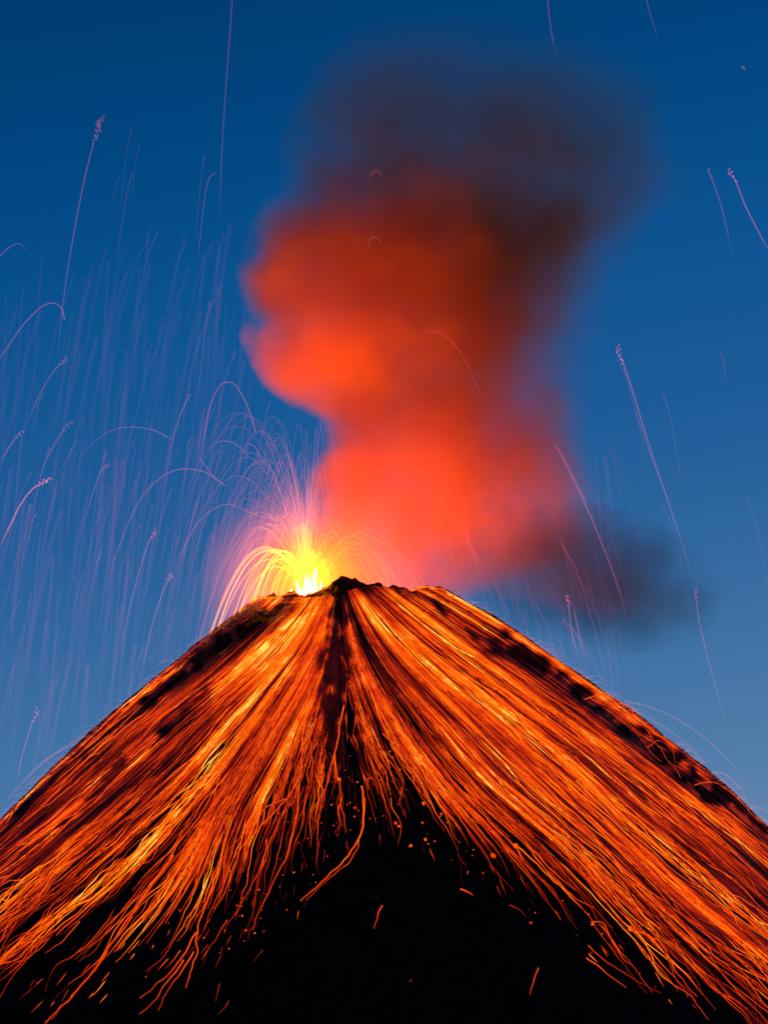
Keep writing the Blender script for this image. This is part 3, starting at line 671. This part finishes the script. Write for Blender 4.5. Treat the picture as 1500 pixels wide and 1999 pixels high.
# white hot core: a ragged mound of molten lava with tongues of flame
def core_mesh():
    V, Fq = [], []; nz, na = 14, 48
    for i in range(nz):
        z = i / (nz - 1)
        for j in range(na):
            a = j * 2 * math.pi / na
            n_ = float(fbm(np.array([math.cos(a) * 2.2 + 5]), np.array([math.sin(a) * 2.2 + z * 2]), 3)[0])
            r = 15.5 * (1 - z ** 2.2) ** .5 * (1 + .25 * n_) + .2
            V.append((r * math.cos(a) - 2, r * math.sin(a), -14 + z * 26 + 5 * n_ * z * (1 - z) * 4))
    for i in range(nz - 1):
        for j in range(na):
            Fq.append((i * na + j, i * na + (j + 1) % na, (i + 1) * na + (j + 1) % na, (i + 1) * na + j))
    V = np.array(V); Fq = np.array(Fq)
    for x, y, r, h, lean in ((6, -3, 4.2, 36, 1.5), (-8, -4, 4.5, 22, -3), (1, -5, 5, 26, -1), (10, 2, 3.5, 24, 3), (-3, 3, 4, 30, 0), (-13, 0, 3, 15, -4)):
        u = np.linspace(0, 1, 12); P = np.stack([x + lean * u ** 2 + .7 * np.sin(u * 7 + x), y + 0 * u, -6 + (h + 4) * u], -1)
        v, f, _ = tubes([(P, r * (1 - u) ** .7 * (1 + .25 * np.sin(u * 9 + x)) + .1, u)], 8); Fq = np.concatenate([Fq, f + len(V)]); V = np.concatenate([V, v])
    return mesh('core', V, Fq)
mc, t = newmat('white_hot_lava'); oo = N(t, 'ShaderNodeOutputMaterial'); em = N(t, 'ShaderNodeEmission'); em.inputs['Color'].default_value = (1, .88, .6, 1); em.inputs['Strength'].default_value = 12.0
t.links.new(em.outputs[0], oo.inputs[0]); mc.cycles.emission_sampling = 'NONE'
link('core', core_mesh(), mc, ft)

# glow of burning gas and fine spray round the core: a volume that gives off light, hottest at its middle
def ellipsoid(name, c, r, nu=32, nv=18, amp=0, seed=0):
    V = []; Fq = []
    for i in range(nv + 1):
        la = -math.pi / 2 + math.pi * i / nv
        for j in range(nu):
            lo = 2 * math.pi * j / nu; d = np.array([math.cos(la) * math.cos(lo), math.cos(la) * math.sin(lo), math.sin(la)])
            k = 1 + amp * float(fbm(np.array([d[0] * 1.5 + seed + 4]), np.array([d[2] * 1.5 + d[1] + seed]), 3)[0])
            V.append(np.array(c) + d * np.array(r) * k)
    for i in range(nv):
        for j in range(nu): Fq.append((i * nu + j, i * nu + (j + 1) % nu, (i + 1) * nu + (j + 1) % nu, (i + 1) * nu + j))
    return mesh(name, V, Fq)
mg, t = newmat('burning_gas'); oo = N(t, 'ShaderNodeOutputMaterial')
c = N(t, 'ShaderNodeTexCoord')
vm = N(t, 'ShaderNodeVectorMath', operation='MULTIPLY'); vm.inputs[1].default_value = (1 / 115, 1 / 75, 1 / 100); t.links.new(c.outputs['Object'], vm.inputs[0])
ln = N(t, 'ShaderNodeVectorMath', operation='LENGTH'); t.links.new(vm.outputs[0], ln.inputs[0])
r1 = N(t, 'ShaderNodeValToRGB'); e = r1.color_ramp.elements; e[0].position = 0; e[0].color = (1, .62, .10, 1); e[1].position = 1; e[1].color = (0, 0, 0, 1)
for p, cc in ((.14, (.85, .38, .008)), (.28, (.52, .14, .002)), (.46, (.22, .035, .001)), (.7, (.07, .009, .001))):
    k = e.new(p); k.color = (*cc, 1)
t.links.new(ln.outputs['Value'], r1.inputs[0])
em = N(t, 'ShaderNodeEmission'); em.inputs['Strength'].default_value = .075; t.links.new(r1.outputs[0], em.inputs['Color'])
ab = N(t, 'ShaderNodeVolumeAbsorption'); ab.inputs['Color'].default_value = (1, .55, .02, 1); mr_ = N(t, 'ShaderNodeMapRange', interpolation_type='SMOOTHSTEP')
t.links.new(ln.outputs['Value'], mr_.inputs['Value']); mr_.inputs['From Min'].default_value = .75; mr_.inputs['From Max'].default_value = 0; mr_.inputs['To Min'].default_value = 0; mr_.inputs['To Max'].default_value = .045
t.links.new(mr_.outputs[0], ab.inputs['Density']); ad_ = N(t, 'ShaderNodeAddShader'); t.links.new(em.outputs[0], ad_.inputs[0]); t.links.new(ab.outputs[0], ad_.inputs[1]); t.links.new(ad_.outputs[0], oo.inputs['Volume'])
mg.cycles.volume_step_rate = .35
g = link('glow', ellipsoid('glow', (0, 0, 0), (115, 75, 100)), mg, ft); g.location = (6, 0, 20)

# lamps: the light that the fountain and the lava in the crater give off
def lamp(name, loc, power, col, rad, falloff='Linear'):
    l = bpy.data.lights.new(name, 'POINT'); l.energy = 1; l.shadow_soft_size = rad; l.color = (1, 1, 1); l.use_nodes = True
    t = l.node_tree; t.nodes.clear(); o_ = N(t, 'ShaderNodeOutputLight'); e_ = N(t, 'ShaderNodeEmission'); f_ = N(t, 'ShaderNodeLightFalloff')
    f_.inputs['Strength'].default_value = power; e_.inputs['Color'].default_value = (*col, 1)
    t.links.new(f_.outputs[falloff], e_.inputs['Strength']); t.links.new(e_.outputs[0], o_.inputs[0])
    o = bpy.data.objects.new(name, l); COL.objects.link(o); o.location = loc; return o
lamp('fountain_light', (vent[0] - 2, vent[1] - 10, vent[2] + 34), 215, (1, .30, .0), 8, 'Constant')
lamp('crater_light', (30, -5, vent[2] + 22), 150, (1, .22, .0), 12, 'Constant')

# ------------------------------------------------------------------ smoke
PY = 25.0
EDGE = [(50, 690, 1150), (130, 605, 1245), (200, 572, 1300), (300, 555, 1340), (360, 548, 1340), (400, 522, 1315), (430, 490, 1260), (480, 474, 1210), (530, 464, 1190), (575, 470, 1175),
        (620, 488, 1155), (660, 476, 1145), (700, 492, 1135), (750, 518, 1130), (790, 570, 1130), (830, 630, 1135), (870, 638, 1140), (900, 620, 1145),
        (950, 606, 1160), (1000, 602, 1180), (1050, 610, 1190), (1100, 640, 1090), (1140, 655, 985), (1180, 680, 900)]
def zof(py): return float(at(np.array(750.), np.array(float(py)), PY)[2])
def xof(px, py): return float(at(np.array(float(px)), np.array(float(py)), PY)[0])
Z0, Z1 = zof(1200), zof(20)
def curve(t, src, pts, lo, hi):
    """value of a table over height, through a float curve"""
    fc = N(t, 'ShaderNodeFloatCurve'); cu = fc.mapping.curves[0]
    P = sorted(((z - Z0) / (Z1 - Z0), (v - lo) / (hi - lo)) for z, v in pts)
    while len(cu.points) < len(P): cu.points.new(.5, .5)
    for q, (a, b) in zip(cu.points, P): q.location = (a, b); q.handle_type = 'AUTO'
    fc.mapping.update(); t.links.new(src, fc.inputs['Value'])
    m = N(t, 'ShaderNodeMath', operation='MULTIPLY_ADD'); t.links.new(fc.outputs[0], m.inputs[0]); m.inputs[1].default_value = hi - lo; m.inputs[2].default_value = lo
    return m.outputs[0]
def smoke_material(name, kind):
    m, t = newmat(name); o_ = N(t, 'ShaderNodeOutputMaterial'); c = N(t, 'ShaderNodeTexCoord')
    def M(op, *a):
        n = N(t, 'ShaderNodeMath', operation=op)
        for i, v in enumerate(a):
            if isinstance(v, (int, float)): n.inputs[i].default_value = v
            else: t.links.new(v, n.inputs[i])
        return n.outputs[0]
    def MR(v, a, b, c0, c1, typ='SMOOTHSTEP'):
        n = N(t, 'ShaderNodeMapRange', interpolation_type=typ); t.links.new(v, n.inputs['Value'])
        for k, q in zip(('From Min', 'From Max', 'To Min', 'To Max'), (a, b, c0, c1)): n.inputs[k].default_value = q
        return n.outputs[0]
    sp = N(t, 'ShaderNodeSeparateXYZ'); t.links.new(c.outputs['Object'], sp.inputs[0])
    X, Y_, Z = sp.outputs
    nz = N(t, 'ShaderNodeTexNoise'); nz.inputs['Scale'].default_value = .0125 if kind == 'plume' else .02; nz.inputs['Detail'].default_value = 5.0; nz.inputs['Roughness'].default_value = .56
    t.links.new(c.outputs['Object'], nz.inputs['Vector'])
    ns = M('SUBTRACT', nz.outputs[0], .5)
    if kind == 'plume':
        zn = MR(Z, Z0, Z1, 0, 1, 'LINEAR')
        cx = curve(t, zn, [(zof(y), (xof(a, y) + xof(b, y)) / 2) for y, a, b in EDGE], -60, 200)
        hw = curve(t, zn, [(zof(y), (xof(b, y) - xof(a, y)) / 2) for y, a, b in EDGE], 0, 250)
        dn = curve(t, zn, [(zof(y), v) for y, v in ((60, 0), (130, .16), (200, .36), (300, .5), (400, .72), (470, 1.25), (560, 1.4), (680, 1.2), (780, 1.1), (860, .95), (950, .85), (1050, .75), (1100, .5), (1180, .3))], 0, 2)
        cx = M('MULTIPLY_ADD', hw, .05, cx); hw = M('MULTIPLY', hw, 1.08); dx = M('DIVIDE', M('SUBTRACT', X, cx), hw); hd = M('MULTIPLY_ADD', hw, .35, 50.0); dy = M('DIVIDE', M('SUBTRACT', Y_, PY), hd)
        q = M('SQRT', M('ADD', M('MULTIPLY', dx, dx), M('MULTIPLY', dy, dy)))
        q = M('MULTIPLY_ADD', ns, .42, q)
        # crisp on the windward left, ragged and thin to the right
        soft = MR(dx, -.5, .8, .82, .36)
        body = N(t, 'ShaderNodeMapRange', interpolation_type='SMOOTHSTEP'); t.links.new(q, body.inputs['Value'])
        body.inputs['From Min'].default_value = 1.0; t.links.new(soft, body.inputs['From Max']); body.inputs['To Min'].default_value = 0; body.inputs['To Max'].default_value = 1
        dens = M('MULTIPLY', M('MULTIPLY', body.outputs[0], dn), MR(ns, -.16, .18, 1.5, .5))
        dens = M('MULTIPLY', dens, .0155)
        col = (.97, .50, .18, 1); an = .45
    else:
        vs = N(t, 'ShaderNodeVectorMath', operation='MULTIPLY'); vs.inputs[1].default_value = kind; t.links.new(c.outputs['Object'], vs.inputs[0])
        ln = N(t, 'ShaderNodeVectorMath', operation='LENGTH'); t.links.new(vs.outputs[0], ln.inputs[0])
        q = M('MULTIPLY_ADD', ns, .9, ln.outputs['Value'])
        dens = M('MULTIPLY', MR(q, 1.08, -.1, 0, 1), .023)
        col = (.10, .075, .09, 1); an = 0  # dark ash, with the shade it lies in also put into the colour
    pv = N(t, 'ShaderNodeVolumePrincipled'); pv.inputs['Color'].default_value = col; pv.inputs['Anisotropy'].default_value = an
    t.links.new(dens, pv.inputs['Density']); t.links.new(pv.outputs[0], o_.inputs['Volume'])
    tr = N(t, 'ShaderNodeBsdfTransparent'); mx_ = N(t, 'ShaderNodeMixShader')          # the smoke's outer face is clear: only its volume shows
    t.links.new(tr.outputs[0], mx_.inputs[1]); t.links.new(tr.outputs[0], mx_.inputs[2]); t.links.new(mx_.outputs[0], o_.inputs['Surface'])
    return m
def plume():
    V, Fq = [], []; na = 40; rows = EDGE[::1]
    for y, a, b in rows:
        x0, x1 = xof(a, y), xof(b, y); hw = (x1 - x0) / 2; cx = (x0 + x1) / 2 + .045 * hw; hd = (hw * .38 + 50) * 1.08; hw *= 1.08
        for j in range(na):
            w = j * 2 * math.pi / na; V.append((cx + hw * math.cos(w), PY + hd * math.sin(w), zof(y)))
    n = len(rows)
    for i in range(n - 1):
        for j in range(na): Fq.append((i * na + j, (i + 1) * na + j, (i + 1) * na + (j + 1) % na, i * na + (j + 1) % na))
    top = len(V); V.append((xof(900, 40), PY, zof(35))); bot = len(V); V.append((xof(775, 1190), PY, zof(1195)))
    me = bpy.data.meshes.new('smoke_plume')
    me.from_pydata([tuple(map(float, v)) for v in V], [], Fq + [(top, (j + 1) % na, j) for j in range(na)] + [(bot, (n - 1) * na + j, (n - 1) * na + (j + 1) % na) for j in range(na)])
    m = smoke_material('lit_smoke', 'plume'); m.cycles.volume_step_rate = .22
    tag(link('smoke_plume', me, m), 'tall smoke plume rising from the crater, glowing orange below and purple on top', 'smoke plume')
plume()
ac = link('ash_cloud', ellipsoid('ash_cloud', (0, 0, 0), (138, 70, 74), amp=.0), smoke_material('dark_ash', (1 / 150, 1 / 73, 1 / 82)))
ac.location = at(np.array(1150.), np.array(1125.), -10.); ac.rotation_euler = (0, .22, 0); ac.data.materials[0].cycles.volume_step_rate = .4
tag(ac, 'dark brown ash cloud drifting low to the right of the glowing smoke', 'ash cloud')

# ------------------------------------------------------------------ sparks bouncing down the flanks
hops = []
for _ in range(420):
    s = RNG.choice([RNG.uniform(0, .15), RNG.uniform(15.85, 16)]); t0 = RNG.uniform(.0, .95)
    p = on_slope(np.array(s), np.array(t0), .5); rad = p[:2] / (np.linalg.norm(p[:2]) + 1e-6); v = RNG.uniform(4, 13); up = RNG.uniform(2, 8)
    T = RNG.uniform(1.0, 2.6); tm = np.linspace(0, T, 12)[:, None]
    P = p + np.concatenate([rad[0] * v * tm, rad[1] * v * tm, up * tm - 4.9 * tm * tm], 1)
    ok = P[:, 2] > H(P[:, 0], P[:, 1]) - 1
    k = 12 if ok.all() else int(np.argmin(ok)) + 1
    if k < 4: continue
    hops.append((P[:k], .3, np.linspace(.45, .1, k)))
tag(link('bouncing_sparks', tube_mesh('bouncing_sparks', hops, 3), M_JET), 'haze of short red spark hops close over the slopes', 'sparks', kind='stuff')

name_waiting()
